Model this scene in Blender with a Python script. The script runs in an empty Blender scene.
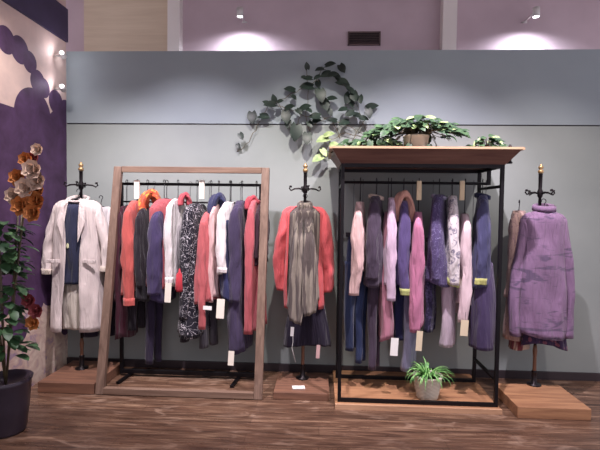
import bpy, math, random
from mathutils import Vector, Matrix, Euler, noise
R = math.radians
PI = math.pi
scene = bpy.context.scene
C = scene.collection
random.seed(7)

# ------------------------------------------------------------------ camera
F = 450.0
CAM = Vector((0.0, -4.1, 1.5))
ROT = (Matrix.Rotation(R(2.8), 4, 'Z') @ Matrix.Rotation(R(90 - 2.06), 4, 'X') @ Matrix.Rotation(R(0.75), 4, 'Z'))
cd = bpy.data.cameras.new('camera'); cam = bpy.data.objects.new('camera', cd); C.objects.link(cam)
cd.sensor_width = 36; cd.lens = 36 * F / 600
cam.matrix_world = Matrix.Translation(CAM) @ ROT
scene.camera = cam
M3 = ROT.to_3x3()

def ray(px, py):
    return M3 @ Vector(((px - 300) / F, -(py - 225) / F, -1.0))
def at(px, py, Y):
    """point of the plane y = Y seen at that place of the photograph"""
    d = ray(px, py); t = (Y - CAM.y) / d.y
    return CAM + d * t
def onz(px, py, z):
    d = ray(px, py); t = (z - CAM.z) / d.z
    return CAM + d * t
def onx(px, py, x):
    d = ray(px, py); t = (x - CAM.x) / d.x
    return CAM + d * t
def mpp(Y): return (Y - CAM.y) / F      # metres per pixel at that depth

# ------------------------------------------------------------------ light
w = bpy.data.worlds.new('world'); scene.world = w; w.use_nodes = True
w.node_tree.nodes['Background'].inputs[0].default_value = (0.86, 0.79, 0.88, 1)
w.node_tree.nodes['Background'].inputs[1].default_value = 0.80
scene.view_settings.view_transform = 'Standard'; scene.view_settings.look = 'None'
scene.view_settings.gamma = 1; scene.view_settings.use_curve_mapping = False
scene.view_settings.exposure = 0.42

SPOTS = [  # x, y, z, target x, y, z, power, cone, colour
    (-2.0, -1.5, 3.45, -1.98, -0.2, 0.85, 180, 70, (1.0, 0.90, 0.87)),
    (-1.1, -1.5, 3.45, -1.2, -0.2, 0.82, 290, 78, (1.0, 0.90, 1.0)),
    (-0.1, -1.5, 3.45, -0.15, -0.1, 1.1, 190, 70, (1.0, 0.92, 0.86)),
    (0.85, -1.5, 3.45, 0.8, -0.3, 0.85, 350, 80, (1.0, 0.88, 0.97)),
    (1.95, -1.5, 3.45, 1.85, -0.2, 0.9, 135, 70, (1.0, 0.88, 0.86)),
]
def spot(loc, tgt, power, cone, col, size=0.03, blend=1.0):
    l = bpy.data.lights.new('spot_light', 'SPOT'); l.energy = power; l.spot_size = R(cone); l.spot_blend = blend
    l.color = col; l.shadow_soft_size = size
    o = bpy.data.objects.new('spot_light', l); C.objects.link(o)
    o.location = loc; o.rotation_euler = (Vector(tgt) - Vector(loc)).to_track_quat('-Z', 'Y').to_euler()
    return o
for s in SPOTS:
    spot(s[0:3], s[3:6], s[6], s[7], s[8])

# ------------------------------------------------------------------ materials
def lin(c):
    if isinstance(c, str):
        c = [int(c[i:i + 2], 16) for i in (0, 2, 4)]
    return tuple(((v / 255) / 12.92 if v / 255 < 0.04045 else ((v / 255 + 0.055) / 1.055) ** 2.4) for v in c) + (1,)
class NT:
    def __init__(s, name):
        s.m = bpy.data.materials.new(name); s.m.use_nodes = True
        s.t = s.m.node_tree; s.b = s.t.nodes['Principled BSDF']
    def n(s, kind, **kw):
        x = s.t.nodes.new('ShaderNode' + kind)
        for k, v in kw.items(): setattr(x, k, v)
        return x
    def l(s, a, b): s.t.links.new(a, b)
    def coord(s, scale=(1, 1, 1), kind='Object', rot=(0, 0, 0)):
        tc = s.n('TexCoord'); mp = s.n('Mapping'); mp.inputs['Scale'].default_value = scale; mp.inputs['Rotation'].default_value = rot
        s.l(tc.outputs[kind], mp.inputs[0]); return mp.outputs[0]
    def noise(s, vec, scale, detail=3, rough=0.5, dist=0):
        x = s.n('TexNoise'); x.inputs['Scale'].default_value = scale; x.inputs['Detail'].default_value = detail
        x.inputs['Roughness'].default_value = rough; x.inputs['Distortion'].default_value = dist
        s.l(vec, x.inputs['Vector']); return x.outputs['Fac']
    def ramp(s, fac, stops, interp='LINEAR'):
        x = s.n('ValToRGB'); cr = x.color_ramp; cr.interpolation = interp
        while len(cr.elements) < len(stops): cr.elements.new(0.5)
        for e, (p, c) in zip(cr.elements, stops): e.position = p; e.color = c
        s.l(fac, x.inputs[0]); return x.outputs[0]
    def mix(s, fac, a, b, mode='MIX'):
        x = s.n('Mix', data_type='RGBA', blend_type=mode)
        if isinstance(fac, (int, float)): x.inputs[0].default_value = fac
        else: s.l(fac, x.inputs[0])
        for i, v in ((6, a), (7, b)):
            if isinstance(v, tuple): x.inputs[i].default_value = v
            else: s.l(v, x.inputs[i])
        return x.outputs[2]
    def math(s, op, a, b=0.0):
        x = s.n('Math', operation=op)
        for i, v in ((0, a), (1, b)):
            if isinstance(v, (int, float)): x.inputs[i].default_value = v
            else: s.l(v, x.inputs[i])
        return x.outputs[0]
    def bump(s, h, strength=0.3, dist=0.01):
        x = s.n('Bump'); x.inputs['Strength'].default_value = strength; x.inputs['Distance'].default_value = dist
        s.l(h, x.inputs['Height']); s.l(x.outputs[0], s.b.inputs['Normal'])
    def set(s, col=None, rough=None, metal=None, spec=None):
        if col is not None:
            if isinstance(col, tuple): s.b.inputs['Base Color'].default_value = col
            else: s.l(col, s.b.inputs['Base Color'])
        if rough is not None: s.b.inputs['Roughness'].default_value = rough
        if metal is not None: s.b.inputs['Metallic'].default_value = metal
        if spec is not None: s.b.inputs['Specular IOR Level'].default_value = spec
        return s.m

def plain(name, c, rough=0.6, metal=0.0, var=0.06, scale=12, spec=0.4):
    t = NT(name); v = t.coord(); f = t.noise(v, scale, 4)
    a = lin(c); b = tuple(min(1, x * (1 - var * 3)) for x in a[:3]) + (1,)
    t.bump(t.noise(v, scale * 6, 2), 0.12, 0.004)
    return t.set(t.ramp(f, [(0.3, b), (0.7, a)]), rough, metal, spec)

FAB = {}
def fabric(c, pattern=None, c2=None, scale=18, thr=0.5, stretch=(1, 1, 1), sheen=0.15, rough=0.9):
    key = (c, pattern, c2, scale, thr, stretch)
    if key in FAB: return FAB[key]
    t = NT('fabric_' + c); v = t.coord()
    a = lin(c); d = tuple(x * 0.8 for x in a[:3]) + (1,)
    col = t.ramp(t.noise(v, 6, 3), [(0.3, d), (0.75, a)])
    if pattern:
        v2 = t.coord(stretch)
        if pattern == 'blotch': f = t.noise(v2, scale, 3, 0.6, 1.0)
        elif pattern == 'lines':
            f = t.math('ABSOLUTE', t.math('SUBTRACT', t.noise(v2, scale, 2, 0.5, 1.2), 0.5)); f = t.math('SUBTRACT', 0.62, t.math('MULTIPLY', f, 6))
        elif pattern == 'dots':
            vo = t.n('TexVoronoi'); vo.inputs['Scale'].default_value = scale; t.l(v2, vo.inputs['Vector'])
            f = t.math('SUBTRACT', 1.0, vo.outputs['Distance'])
        k = t.ramp(f, [(thr - 0.03, (0, 0, 0, 1)), (thr + 0.03, (1, 1, 1, 1))])
        col = t.mix(k, col, lin(c2))
    vf = t.coord((24, 24, 3.2), rot=(.12, .1, 0))
    h = t.math('ADD', t.noise(vf, 1.0, 3, 0.55, 0.6), t.math('MULTIPLY', t.noise(v, 260, 1), 0.05))
    t.bump(h, 0.9, 0.03)
    m = t.set(col, rough, 0, 0.2)
    t.b.inputs['Sheen Weight'].default_value = sheen
    FAB[key] = m
    return m

def wood(name, c1, c2, axis='x', scale=3.0, rough=0.5):
    t = NT(name); sc = {'x': (1, 14, 14), 'y': (14, 1, 14), 'z': (14, 14, 1)}[axis]
    v = t.coord(sc); f = t.noise(v, scale, 5, 0.6, 0.6)
    t.bump(f, 0.2, 0.01)
    return t.set(t.ramp(f, [(0.25, lin(c1)), (0.7, lin(c2))]), rough, 0, 0.35)

M = {}
M['black'] = plain('black_metal', '1d1a1e', 0.45, 0.6, scale=20)
M['iron'] = plain('dark_iron', '2a2528', 0.4, 0.7, scale=30)
M['gold'] = plain('gilt_wood', 'a88a62', 0.35, 0.5, scale=30)
M['pole'] = wood('turned_pole_wood', '5a3d2e', '8a6450', 'z', 3)
M['frame'] = wood('weathered_frame_wood', '5c483e', '866e60', 'z', 2.5, 0.6)
M['frame_x'] = wood('weathered_rail_wood', '664e42', '8c7464', 'x', 2.5, 0.6)
M['box'] = wood('base_box_wood', '5a4036', '8a6450', 'x', 2.5, 0.45)
M['tray'] = wood('tray_wood', '5a3c36', '7c5a4e', 'x', 2.0, 0.5)
M['tray_rim'] = wood('tray_rim_wood', 'a8886c', 'cbac8c', 'x', 2.0, 0.5)
M['plat'] = wood('platform_wood', '7a5440', 'b88a66', 'x', 1.6, 0.4)
M['platrim'] = wood('platform_rim_wood', 'a07a60', 'd0a888', 'x', 2, 0.4)
M['strip'] = plain('ivory_card', 'f1e9dc', 0.6, 0, 0.01)
M['strip_wood'] = plain('pale_wood_strip', 'f6deb8', 0.6, 0, 0.05)
M['card'] = plain('white_card', 'f2f0ee', 0.5, 0, 0.01)
M['tan_card'] = plain('cream_card', 'e0d0b4', 0.6, 0, 0.02)
M['hang'] = plain('hanger_plastic', '26222a', 0.4, 0, scale=20)
M['steel'] = plain('hook_steel', '6a6870', 0.3, 0.9, scale=20)

def leafmat(name, c1, c2, sc=9, rough=0.45):
    t = NT(name); v = t.coord(); f = t.noise(v, sc, 3, 0.5)
    t.b.inputs['Subsurface Weight'].default_value = 0.0
    return t.set(t.ramp(f, [(0.35, lin(c1)), (0.7, lin(c2))]), rough, 0, 0.4)
M['vine'] = leafmat('vine_leaf', '18231e', '2a3a31')
M['pothos'] = leafmat('pothos_leaf', '2a4030', '4a6644', 22)
M['pothos_y'] = leafmat('variegated_leaf', '7a9460', 'aebc88', 22)
M['spider'] = leafmat('spider_leaf', '4c8a48', '9ccf7c', 26)
M['stem'] = leafmat('stem', '4a4436', '6a5c44')
M['bush'] = leafmat('bush_leaf', '2c4a30', '4e7048', 14)

# painted walls
def wallmat(name, c1, c2, rough=0.75):
    t = NT(name); v = t.coord(kind='Object')
    f = t.noise(v, 1.3, 4, 0.6)
    t.bump(t.noise(v, 90, 3), 0.08, 0.003)
    return t.set(t.ramp(f, [(0.3, lin(c1)), (0.7, lin(c2))]), rough, 0, 0.25)
M['wall_up'] = wallmat('upper_grey_paint', '919ba1', '97a1a6')
M['wall_low'] = wallmat('lower_grey_paint', '8b9290', '969c9a')
M['mauve'] = wallmat('mauve_paint', 'bca8b0', 'ccb8c0')
M['tan'] = wood('tan_boarding', 'c8b49e', 'd8c6b0', 'x', 1.2, 0.7)
M['column'] = wallmat('pale_column_paint', 'e4dcd8', 'ece6e2')
M['ceiling'] = wallmat('ceiling_paint', 'b8b0ae', 'c6bebc')
M['base'] = plain('dark_baseboard', '3a3236', 0.4, 0)

def floor_mat():
    t = NT('weathered_plank_floor')
    v = t.coord((1, 1, 1))
    br = t.n('TexBrick'); br.offset = 0.37; t.l(v, br.inputs['Vector'])
    br.inputs['Scale'].default_value = 1; br.inputs['Brick Width'].default_value = 1.3; br.inputs['Row Height'].default_value = 0.13
    br.inputs['Mortar Size'].default_value = 0.004; br.inputs['Color1'].default_value = (0.2, 0.2, 0.2, 1); br.inputs['Color2'].default_value = (0.9, 0.9, 0.9, 1)
    br.inputs['Mortar'].default_value = (0, 0, 0, 1)
    v2 = t.coord((1.2, 16, 1)); f = t.noise(v2, 1.8, 6, 0.65, 0.8)
    v3 = t.coord((1, 3, 1)); f2 = t.noise(v3, 3.0, 4, 0.6, 1.0)
    col = t.ramp(f, [(0.3, lin('3e2c24')), (0.52, lin('6e5242')), (0.72, lin('a4866e'))])
    col = t.mix(0.35, col, br.outputs['Color'], 'MULTIPLY')
    pale = t.ramp(f2, [(0.56, (0, 0, 0, 1)), (0.7, (1, 1, 1, 1))])
    col = t.mix(t.math('MULTIPLY', pale, 0.4), col, lin('b89c88'))
    t.bump(t.math('ADD', f, t.math('MULTIPLY', br.outputs['Fac'], -0.6)), 0.35, 0.01)
    rg = t.ramp(f2, [(0.3, (0.22, 0.22, 0.22, 1)), (0.7, (0.42, 0.42, 0.42, 1))]); t.l(rg, t.b.inputs['Roughness'])
    return t.set(col, None, 0, 0.5)
M['floor'] = floor_mat()

# ------------------------------------------------------------------ object helpers
def tag(o, label=None, cat=None, group=None, kind=None):
    if label: o['label'] = label
    if cat: o['category'] = cat
    if group: o['group'] = group
    if kind: o['kind'] = kind
    return o
def empty(name, loc, rz=0, label=None, cat=None, group=None):
    o = bpy.data.objects.new(name, None); C.objects.link(o); o.location = loc; o.rotation_euler = (0, 0, rz)
    o.empty_display_size = 0.05
    return tag(o, label, cat, group)
class MB:
    def __init__(s): s.v = []; s.f = []; s.mi = []; s.cm = 0; s.flat = []
    def add(s, verts, faces, flat=False):
        n = len(s.v); s.v += [tuple(v) for v in verts]
        s.f += [tuple(i + n for i in f) for f in faces]; s.mi += [s.cm] * len(faces); s.flat += [flat] * len(faces)
    def box(s, c, d, rot=None):
        vs = [Vector(((i & 1) - .5, ((i >> 1) & 1) - .5, ((i >> 2) & 1) - .5)) for i in range(8)]
        vs = [Vector((v.x * d[0], v.y * d[1], v.z * d[2])) for v in vs]
        if rot is not None: vs = [rot @ v for v in vs]
        vs = [v + Vector(c) for v in vs]
        s.add(vs, [(0, 2, 3, 1), (4, 5, 7, 6), (0, 1, 5, 4), (2, 6, 7, 3), (0, 4, 6, 2), (1, 3, 7, 5)], True); return s
    def bb(s, x0, x1, y0, y1, z0, z1):
        return s.box(((x0 + x1) / 2, (y0 + y1) / 2, (z0 + z1) / 2), (abs(x1 - x0), abs(y1 - y0), abs(z1 - z0)))
    def beam(s, a, b, wx, wy, side=Vector((1, 0, 0))):
        a = Vector(a); b = Vector(b); z = (b - a).normalized(); x = side - z * side.dot(z)
        if x.length < 1e-4: x = Vector((0, 1, 0)) - z * z.y
        x.normalize(); y = z.cross(x)
        m = Matrix((x, y, z)).transposed()
        return s.box((a + b) / 2, (wx, wy, (b - a).length), m)
    def loft(s, rings, closed=True, cap0=False, cap1=False):
        n = len(rings[0]); vs = [p for r in rings for p in r]; fs = []
        for i in range(len(rings) - 1):
            for j in range(n if closed else n - 1):
                k = (j + 1) % n
                fs.append((i * n + j, i * n + k, (i + 1) * n + k, (i + 1) * n + j))
        if cap0: fs.append(tuple(range(n - 1, -1, -1)))
        if cap1: fs.append(tuple((len(rings) - 1) * n + j for j in range(n)))
        s.add(vs, fs); return s
    def tube(s, pts, rad, seg=8, flat=1.0, caps=True, side=None):
        pts = [Vector(p) for p in pts]; rings = []; ref = side or Vector((0.0, 1, 0.03))
        for i, p in enumerate(pts):
            d = (pts[min(i + 1, len(pts) - 1)] - pts[max(i - 1, 0)]).normalized()
            x = ref - d * ref.dot(d)
            if x.length < 1e-3: x = Vector((1, 0, 0.1)) - d * d.x
            x.normalize(); y = d.cross(x); ref = x if side is None else ref
            r = rad[i] if isinstance(rad, (list, tuple)) else rad
            rings.append([p + x * math.cos(2 * PI * j / seg) * r + y * math.sin(2 * PI * j / seg) * r * flat for j in range(seg)])
        return s.loft(rings, True, caps, caps)
    def lathe(s, prof, seg=20, c=(0, 0, 0), caps=True):
        rings = [[Vector((c[0] + r * math.cos(2 * PI * j / seg), c[1] + r * math.sin(2 * PI * j / seg), c[2] + z)) for j in range(seg)] for r, z in prof]
        return s.loft(rings, True, caps, caps)
    def obj(s, name, mats, parent=None, smooth=True, bevel=0, solid=0, sub=0):
        me = bpy.data.meshes.new(name); me.from_pydata(s.v, [], s.f)
        for m in (mats if isinstance(mats, (list, tuple)) else [mats]): me.materials.append(m)
        for p, mi, fl in zip(me.polygons, s.mi, s.flat): p.material_index = mi; p.use_smooth = smooth and not fl
        me.update()
        o = bpy.data.objects.new(name, me); C.objects.link(o)
        if parent: o.parent = parent
        if bevel:
            b = o.modifiers.new('bevel', 'BEVEL'); b.width = bevel; b.segments = 2; b.limit_method = 'ANGLE'
        if solid:
            b = o.modifiers.new('solid', 'SOLIDIFY'); b.thickness = solid; b.offset = -1
        if sub:
            b = o.modifiers.new('sub', 'SUBSURF'); b.levels = sub; b.render_levels = sub
        return o
def lerp(a, b, t): return a + (b - a) * t
def sm(t): t = max(0, min(1, t)); return t * t * (3 - 2 * t)

# ------------------------------------------------------------------ the setting
XL = onx(68, 209, -99).x * 0 + at(67, 209, 0).x     # left wall plane, meets the partition at its edge
WT = at(300, 50.5, 0).z                            # top of the partition
GZ = at(300, 124.5, 0).z                           # groove between its two panels
CEIL = 4.1
XR = 3.3
def struct(name, mb, m, **k): return tag(mb.obj(name, m, **k), kind='structure')
struct('floor', MB().bb(-4.2, 4.4, -5.2, 1.5, -0.1, 0), M['floor'])
struct('wall_back', MB().bb(XL, XR, 0, 0.12, 0, GZ - 0.006), M['wall_low'])
struct('wall_upper_panel', MB().bb(XL, XR, 0.0, 0.12, GZ + 0.006, WT), M['wall_up'])
struct('trim_1', MB().bb(XL, XR, 0.012, 0.115, GZ - 0.008, GZ + 0.008), M['base'])
bz = at(180, 362, -0.01).z
struct('baseboard_back', MB().bb(XL, XR, -0.018, 0, 0, max(0.07, bz)), M['base'])
YB = 1.0
struct('wall_rear', MB().bb(-4.2, 4.4, YB, YB + 0.1, 0, CEIL), M['mauve'])
struct('ceiling', MB().bb(-4.2, 4.4, -5.2, YB, CEIL, CEIL + 0.1), M['ceiling'])
x0, x1 = at(84, 40, YB - .05).x, at(168, 40, YB - .05).x
struct('trim_2', MB().bb(x0, x1, YB - 0.05, YB, 2.0, CEIL), M['tan'])
x0, x1 = at(168, 40, YB - .1).x, at(180, 40, YB - .1).x
struct('trim_3', MB().bb(x0, x1, YB - 0.12, YB, 2.0, CEIL), M['column'])
x0, x1 = at(442, 40, YB - .1).x, at(456, 40, YB - .1).x
struct('trim_4', MB().bb(x0, x1, YB - 0.12, YB, 2.0, CEIL), M['column'])

# left wall with its painted mural: purple cloud shape on a blush ground
def mural():
    t = NT('mural_paint'); tc = t.n('TexCoord'); sx = t.n('SeparateXYZ'); t.l(tc.outputs['Object'], sx.inputs[0])
    y, z = sx.outputs[1], sx.outputs[2]
    cir = []
    def C_(px, py, rp): p = onx(px, py, XL + 0.001); cir.append((p.y, p.z, rp * (p.y - CAM.y) / F))
    for c in ((30, 62, 11), (44, 88, 10), (56, 102, 12), (66, 112, 12), (38, 82, 12), (20, 50, 14), (6, 40, 14), (34, 118, 30), (60, 132, 22),
              (57, 320, 13), (66, 300, 14), (50, 292, 14), (36, 300, 14), (66, 326, 9), (18, 330, 16)): C_(*c)
    mask = None
    for cy, cz, r in cir:
        d = t.math('ADD', t.math('POWER', t.math('SUBTRACT', y, cy), 2), t.math('POWER', t.math('SUBTRACT', z, cz), 2))
        k = t.math('LESS_THAN', d, r * r * 1.0)
        mask = k if mask is None else t.math('MAXIMUM', mask, k)
    za = onx(52, 120, XL).z; zb = onx(52, 300, XL).z
    band = t.math('MULTIPLY', t.math('LESS_THAN', z, za), t.math('GREATER_THAN', z, zb))
    mask = t.math('MAXIMUM', mask, band)
    v = t.coord(); n = t.noise(v, 5, 4, 0.6, 0.5)
    pur = t.ramp(n, [(0.3, lin('402a44')), (0.7, lin('5c4268'))])
    pink = t.ramp(n, [(0.3, lin('c8b0aa')), (0.7, lin('dcc2b8'))])
    pale = t.ramp(t.noise(v, 9, 3, 0.6, 1.0), [(0.35, lin('dccbbc')), (0.55, lin('c8aea2')), (0.7, lin('9c88a0'))])
    low = t.math('LESS_THAN', z, zb)
    return t.set(t.mix(mask, t.mix(low, pink, pale), pur), 0.6, 0, 0.3)
struct('wall_left', MB().bb(XL - 0.1, XL, -5.2, 0.0, 0, CEIL), mural())
# dark purple crown along the head of the left wall
zc = onx(50, 32, XL).z
struct('trim_5', MB().bb(XL, XL + 0.02, -5.2, 0.0, zc, zc + 0.3), plain('purple_crown_paint', '3b3050', 0.6))

# ------------------------------------------------------------------ air vent on the rear wall
p = at(364, 39, YB)
v = empty('air_vent', p, 0, 'small brown slatted air vent high on the mauve wall above the grey partition', 'vent')
vm = plain('vent_metal', '6b5858', 0.5, 0.2); vd = plain('vent_dark', '2e2629', 0.7)
W2, H2 = 0.18, 0.075
f = MB()
for a in ((-W2, W2, H2 - .015, H2), (-W2, W2, -H2, -H2 + .015), (-W2, -W2 + .015, -H2, H2), (W2 - .015, W2, -H2, H2)): f.bb(a[0], a[1], -0.025, -0.001, a[2], a[3])
f.obj('frame', vm, v)
MB().bb(-W2 + .015, W2 - .015, -0.006, -0.001, -H2 + .015, H2 - .015).obj('backing', vd, v)
for k in range(6):
    MB().box((0, -0.014, -H2 + 0.03 + k * 0.018), (2 * W2 - .03, 0.014, 0.003), Matrix.Rotation(R(35), 3, 'X')).obj('slat', vm, v)

# ------------------------------------------------------------------ lamps
def emis(name, col, st):
    t = NT(name); t.b.inputs['Emission Color'].default_value = col; t.b.inputs['Emission Strength'].default_value = st
    return t.set((0.8, 0.8, 0.8, 1), 0.4)
M['lens'] = emis('lamp_lens', (1, 0.95, 0.9, 1), 6)
M['lens_hot'] = emis('lamp_lens_bright', (0.95, 0.95, 1, 1), 14)
M['white'] = plain('white_enamel', 'dcd8d6', 0.4, 0)
# lighting track with its heads, above the racks
tr = MB().bb(-2.25, 2.3, -1.52, -1.48, 3.62, 3.66).obj('lighting_track', M['black'])
for x in (-1.8, 0.0, 1.8): MB().tube([(x, -1.5, 3.655), (x, -1.5, CEIL)], 0.006).obj('hanging_rod', M['black'], tr)
tag(tr, 'black ceiling track above the racks carrying the spotlights', 'lighting track')
def head(loc, tgt, label, mb_body=M['black'], group=None, drop=0.16):
    q = (Vector(tgt) - Vector(loc)).to_track_quat('Z', 'Y').to_matrix()
    h = empty('spotlight', loc, 0, label, 'spotlight', group)
    def rm(mb):
        mb.v = [tuple(q @ Vector(v)) for v in mb.v]; return mb
    rm(MB().lathe([(0.012, -0.16), (0.034, -0.155), (0.036, -0.05), (0.045, -0.03), (0.047, -0.005), (0.041, -0.005), (0.04, -0.025)], 20)).obj('lamp_body', mb_body, h)
    rm(MB().lathe([(0.001, -0.026), (0.04, -0.026), (0.04, -0.022), (0.001, -0.02)], 20)).obj('lens', M['lens'], h)
    b = q @ Vector((0, 0, -0.1))
    MB().tube([b, (b.x, b.y, b.z + drop)], 0.008).obj('stem', mb_body, h)
    return h
desc = ['above the cream coat', 'above the leaning wooden frame', 'above the middle coat stand', 'above the rack with the planter tray', 'above the lavender tunic']
for s, dsc in zip(SPOTS, desc):
    d = (Vector(s[3:6]) - Vector(s[0:3])).normalized()
    head(Vector(s[0:3]) - d * 0.02, s[3:6], 'black track spotlight ' + dsc, drop=0.11)
# two bright fixtures at the head of the rear wall
for px, dsc in ((240, 'left one of the two glowing bullet lamps high on the mauve wall'), (536, 'right one of the two glowing bullet lamps high on the mauve wall')):
    p = at(px, 17, 0.72)
    h = empty('wall_lamp', p, 0, dsc, 'lamp')
    MB().lathe([(0.01, 0.1), (0.035, 0.095), (0.037, 0.0), (0.032, 0.0), (0.03, 0.02)], 20).obj('lamp_body', M['white'], h)
    MB().lathe([(0.001, 0.012), (0.031, 0.012), (0.03, 0.018), (0.001, 0.018)], 20).obj('lens', M['lens_hot'], h)
    MB().tube([(0, 0.03, 0.06), (0, YB - p.y, 0.06)], 0.008).obj('arm', M['white'], h)
    MB().lathe([(0.03, -0.01), (0.03, 0.0)], 16).obj('mounting_plate', M['white'], h).location = (0, YB - p.y - 0.005, 0.06)
    spot((p.x, p.y, p.z - 0.005), (p.x, p.y + 0.1, p.z - 1), 60, 165, (0.86, 0.88, 1.0), 0.03, 1.0)
for k, (px, py) in enumerate(((64, 57), (64, 90))):
    p = onx(px, py, XL + 0.07)
    h = empty('wall_lamp', p, 0, ('upper' if k == 0 else 'lower') + ' one of the two white lamps on the purple mural beside the partition edge', 'lamp')
    MB().lathe([(0.02, 0), (0.026, 0.004), (0.026, 0.06), (0.02, 0.065)], 16).obj('lamp_body', M['white'], h).rotation_euler = (R(75), 0, R(10))
    MB().lathe([(0.001, -0.004), (0.02, -0.003), (0.022, 0.002), (0.001, 0.002)], 16).obj('lens', M['lens_hot'], h).rotation_euler = (R(75), 0, R(10))
    MB().tube([(0, -0.03, 0), (-0.07, -0.03, 0)], 0.007).obj('arm', M['white'], h)
    l = bpy.data.lights.new('bulb', 'POINT'); l.energy = 1.2; l.color = (0.95, 0.92, 1); l.shadow_soft_size = 0.02
    o = bpy.data.objects.new('bulb', l); C.objects.link(o); o.location = p + Vector((0.02, -0.06, 0.02))

# ------------------------------------------------------------------ base boxes and platform
def base_box(pxa, pxb, pyf, depth, h, label, name='display_plinth', mat=None):
    a = onz(pxa, pyf, h); b = onz(pxb, pyf, h); y = (a.y + b.y) / 2
    o = MB().bb(a.x, b.x, y, y + depth, 0, h).obj(name, mat or M['box'], bevel=0.004)
    tag(o, label, 'plinth'); return y, a.x, b.x
YLB, *_ = base_box(36, 95, 383, 0.52, 0.085, 'low brown wooden plinth under the cream coat stand')
YMB, *_ = base_box(273, 329, 393, 0.42, 0.06, 'small low wooden plinth under the middle coat stand')
YRB, *_ = base_box(519, 590, 408, 0.45, 0.085, 'low tan-topped wooden plinth under the lavender tunic stand', mat=M['plat'])

# ------------------------------------------------------------------ leaning wooden frame
def P(px, py, Y): return at(px, py, Y)
YF0, YF1 = -0.52, -0.30
fb0, fb1 = onz(97.5, 394, 0.0), onz(262, 399, 0.0)
Yb = (fb0.y + fb1.y) / 2
BL = P(102, 392, Yb); BR = P(258, 396, Yb); TL = P(117, 168, YF1); TR = P(266, 172, YF1)
zt = (TL.z + TR.z) / 2
xl, xr = (BL.x + TL.x) / 2, (BR.x + TR.x) / 2
fr = empty('leaning_frame', ((xl + xr) / 2, Yb, 0), 0, 'large weathered wooden rectangular frame leaning round the left clothes rack', 'frame')
def rel(v): return Vector(v) - fr.location
for x, nm in ((xl, 'upright'), (xr, 'upright')):
    MB().beam(rel((x, Yb, 0.0)), rel((x, YF1, zt + 0.02)), 0.065, 0.045).obj(nm, M['frame'], fr, bevel=0.003)
MB().beam(rel((xl + .034, YF1, zt)), rel((xr - .034, YF1, zt)), 0.05, 0.045, Vector((0, 0, 1))).obj('top_rail', M['frame_x'], fr, bevel=0.003)
MB().beam(rel((xl + .034, Yb, 0.03)), rel((xr - .034, Yb, 0.03)), 0.05, 0.045, Vector((0, 0, 1))).obj('bottom_rail', M['frame_x'], fr, bevel=0.003)

# ------------------------------------------------------------------ left black rack
YK = -0.235
ka = P(121.5, 184, YK); kb = P(261, 185, YK); kz = (ka.z + kb.z) / 2
rk = empty('clothes_rack', ((ka.x + kb.x) / 2, YK, 0), 0, 'black metal garment rack standing inside the leaning wooden frame', 'clothes rack')
hw = (kb.x - ka.x) / 2
MB().bb(-hw - .01, hw + .01, -.012, .012, kz - .012, kz + .012).obj('hanging_rail', M['black'], rk, bevel=.003)
for s in (-1, 1):
    MB().bb(s * hw - .014, s * hw + .014, -.014, .014, 0.02, kz - .012).obj('upright', M['black'], rk, bevel=.003)
for s in (-.86, .72):
    MB().beam((s * hw, .12, 0.012), (s * hw - 0.03, -.2, 0.012), 0.03, 0.02).obj('foot', M['black'], rk, bevel=.003)
MB().bb(-hw, hw, -.015, .015, 0.024, 0.06).obj('bottom_rail', M['black'], rk, bevel=.003)
MB().tube([(-hw, 0.012, kz - .155), (hw, 0.012, kz - .155)], 0.008).obj('lower_rod', M['iron'], rk)

# ------------------------------------------------------------------ right rack: platform, black cage, planter tray
YRF, YRR = -0.60, -0.22
pa = onz(335, 404, 0.035); pb = onz(503, 411, 0.035); yp = (pa.y + pb.y) / 2
pf = MB().bb(pa.x, pb.x, yp + .02, -0.03, 0, 0.035).obj('display_platform', M['plat'], bevel=.003)
tag(pf, 'flat tan wooden platform under the black cage rack', 'platform')
MB().bb(pa.x, pb.x, yp, yp + .02, 0, 0.037).obj('edge_strip', M['platrim'], pf)
YRF = yp + 0.06
c0 = P(343, 165, YRF); c1 = P(502.5, 166, YRF); ct = P(420, 164, YRF).z
cx = (c0.x + c1.x) / 2; chw = (c1.x - c0.x) / 2
cg = empty('cage_rack', (cx, YRF, 0.035), 0, 'tall black metal cage rack of square tube under the planter tray', 'clothes rack')
ct -= 0.035; dy = YRR - YRF; ym = dy * 0.55
T = 0.013
for sx in (-1, 1):
    for y in (0, dy):
        MB().bb(sx * chw - T, sx * chw + T, y - T, y + T, 0, ct).obj('post', M['black'], cg, bevel=.002)
    for z in (0.2, P(495, 188, (YRF + YRR) / 2).z - .035, ct - T):
        MB().bb(sx * chw - T * .8, sx * chw + T * .8, T, dy - T, z - T * .8, z + T * .8).obj('side_bar', M['black'], cg)
for y in (0, dy):
    MB().bb(-chw + T, chw - T, y - T, y + T, ct - 2 * T, ct).obj('top_bar', M['black'], cg)
    MB().bb(-chw + T, chw - T, y - T, y + T, 0.0, 2 * T).obj('bottom_bar', M['black'], cg)
rz_ = P(420, 183, YRF + ym).z - .035
MB().tube([(-chw, ym, rz_), (chw, ym, rz_)], 0.011, 12).obj('hanging_rail', M['black'], cg)
for sx in (-1, 1): MB().bb(sx * chw - T, sx * chw + T, ym - .01, ym + .01, rz_ - .01, ct - T).obj('rail_bracket', M['black'], cg)

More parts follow.
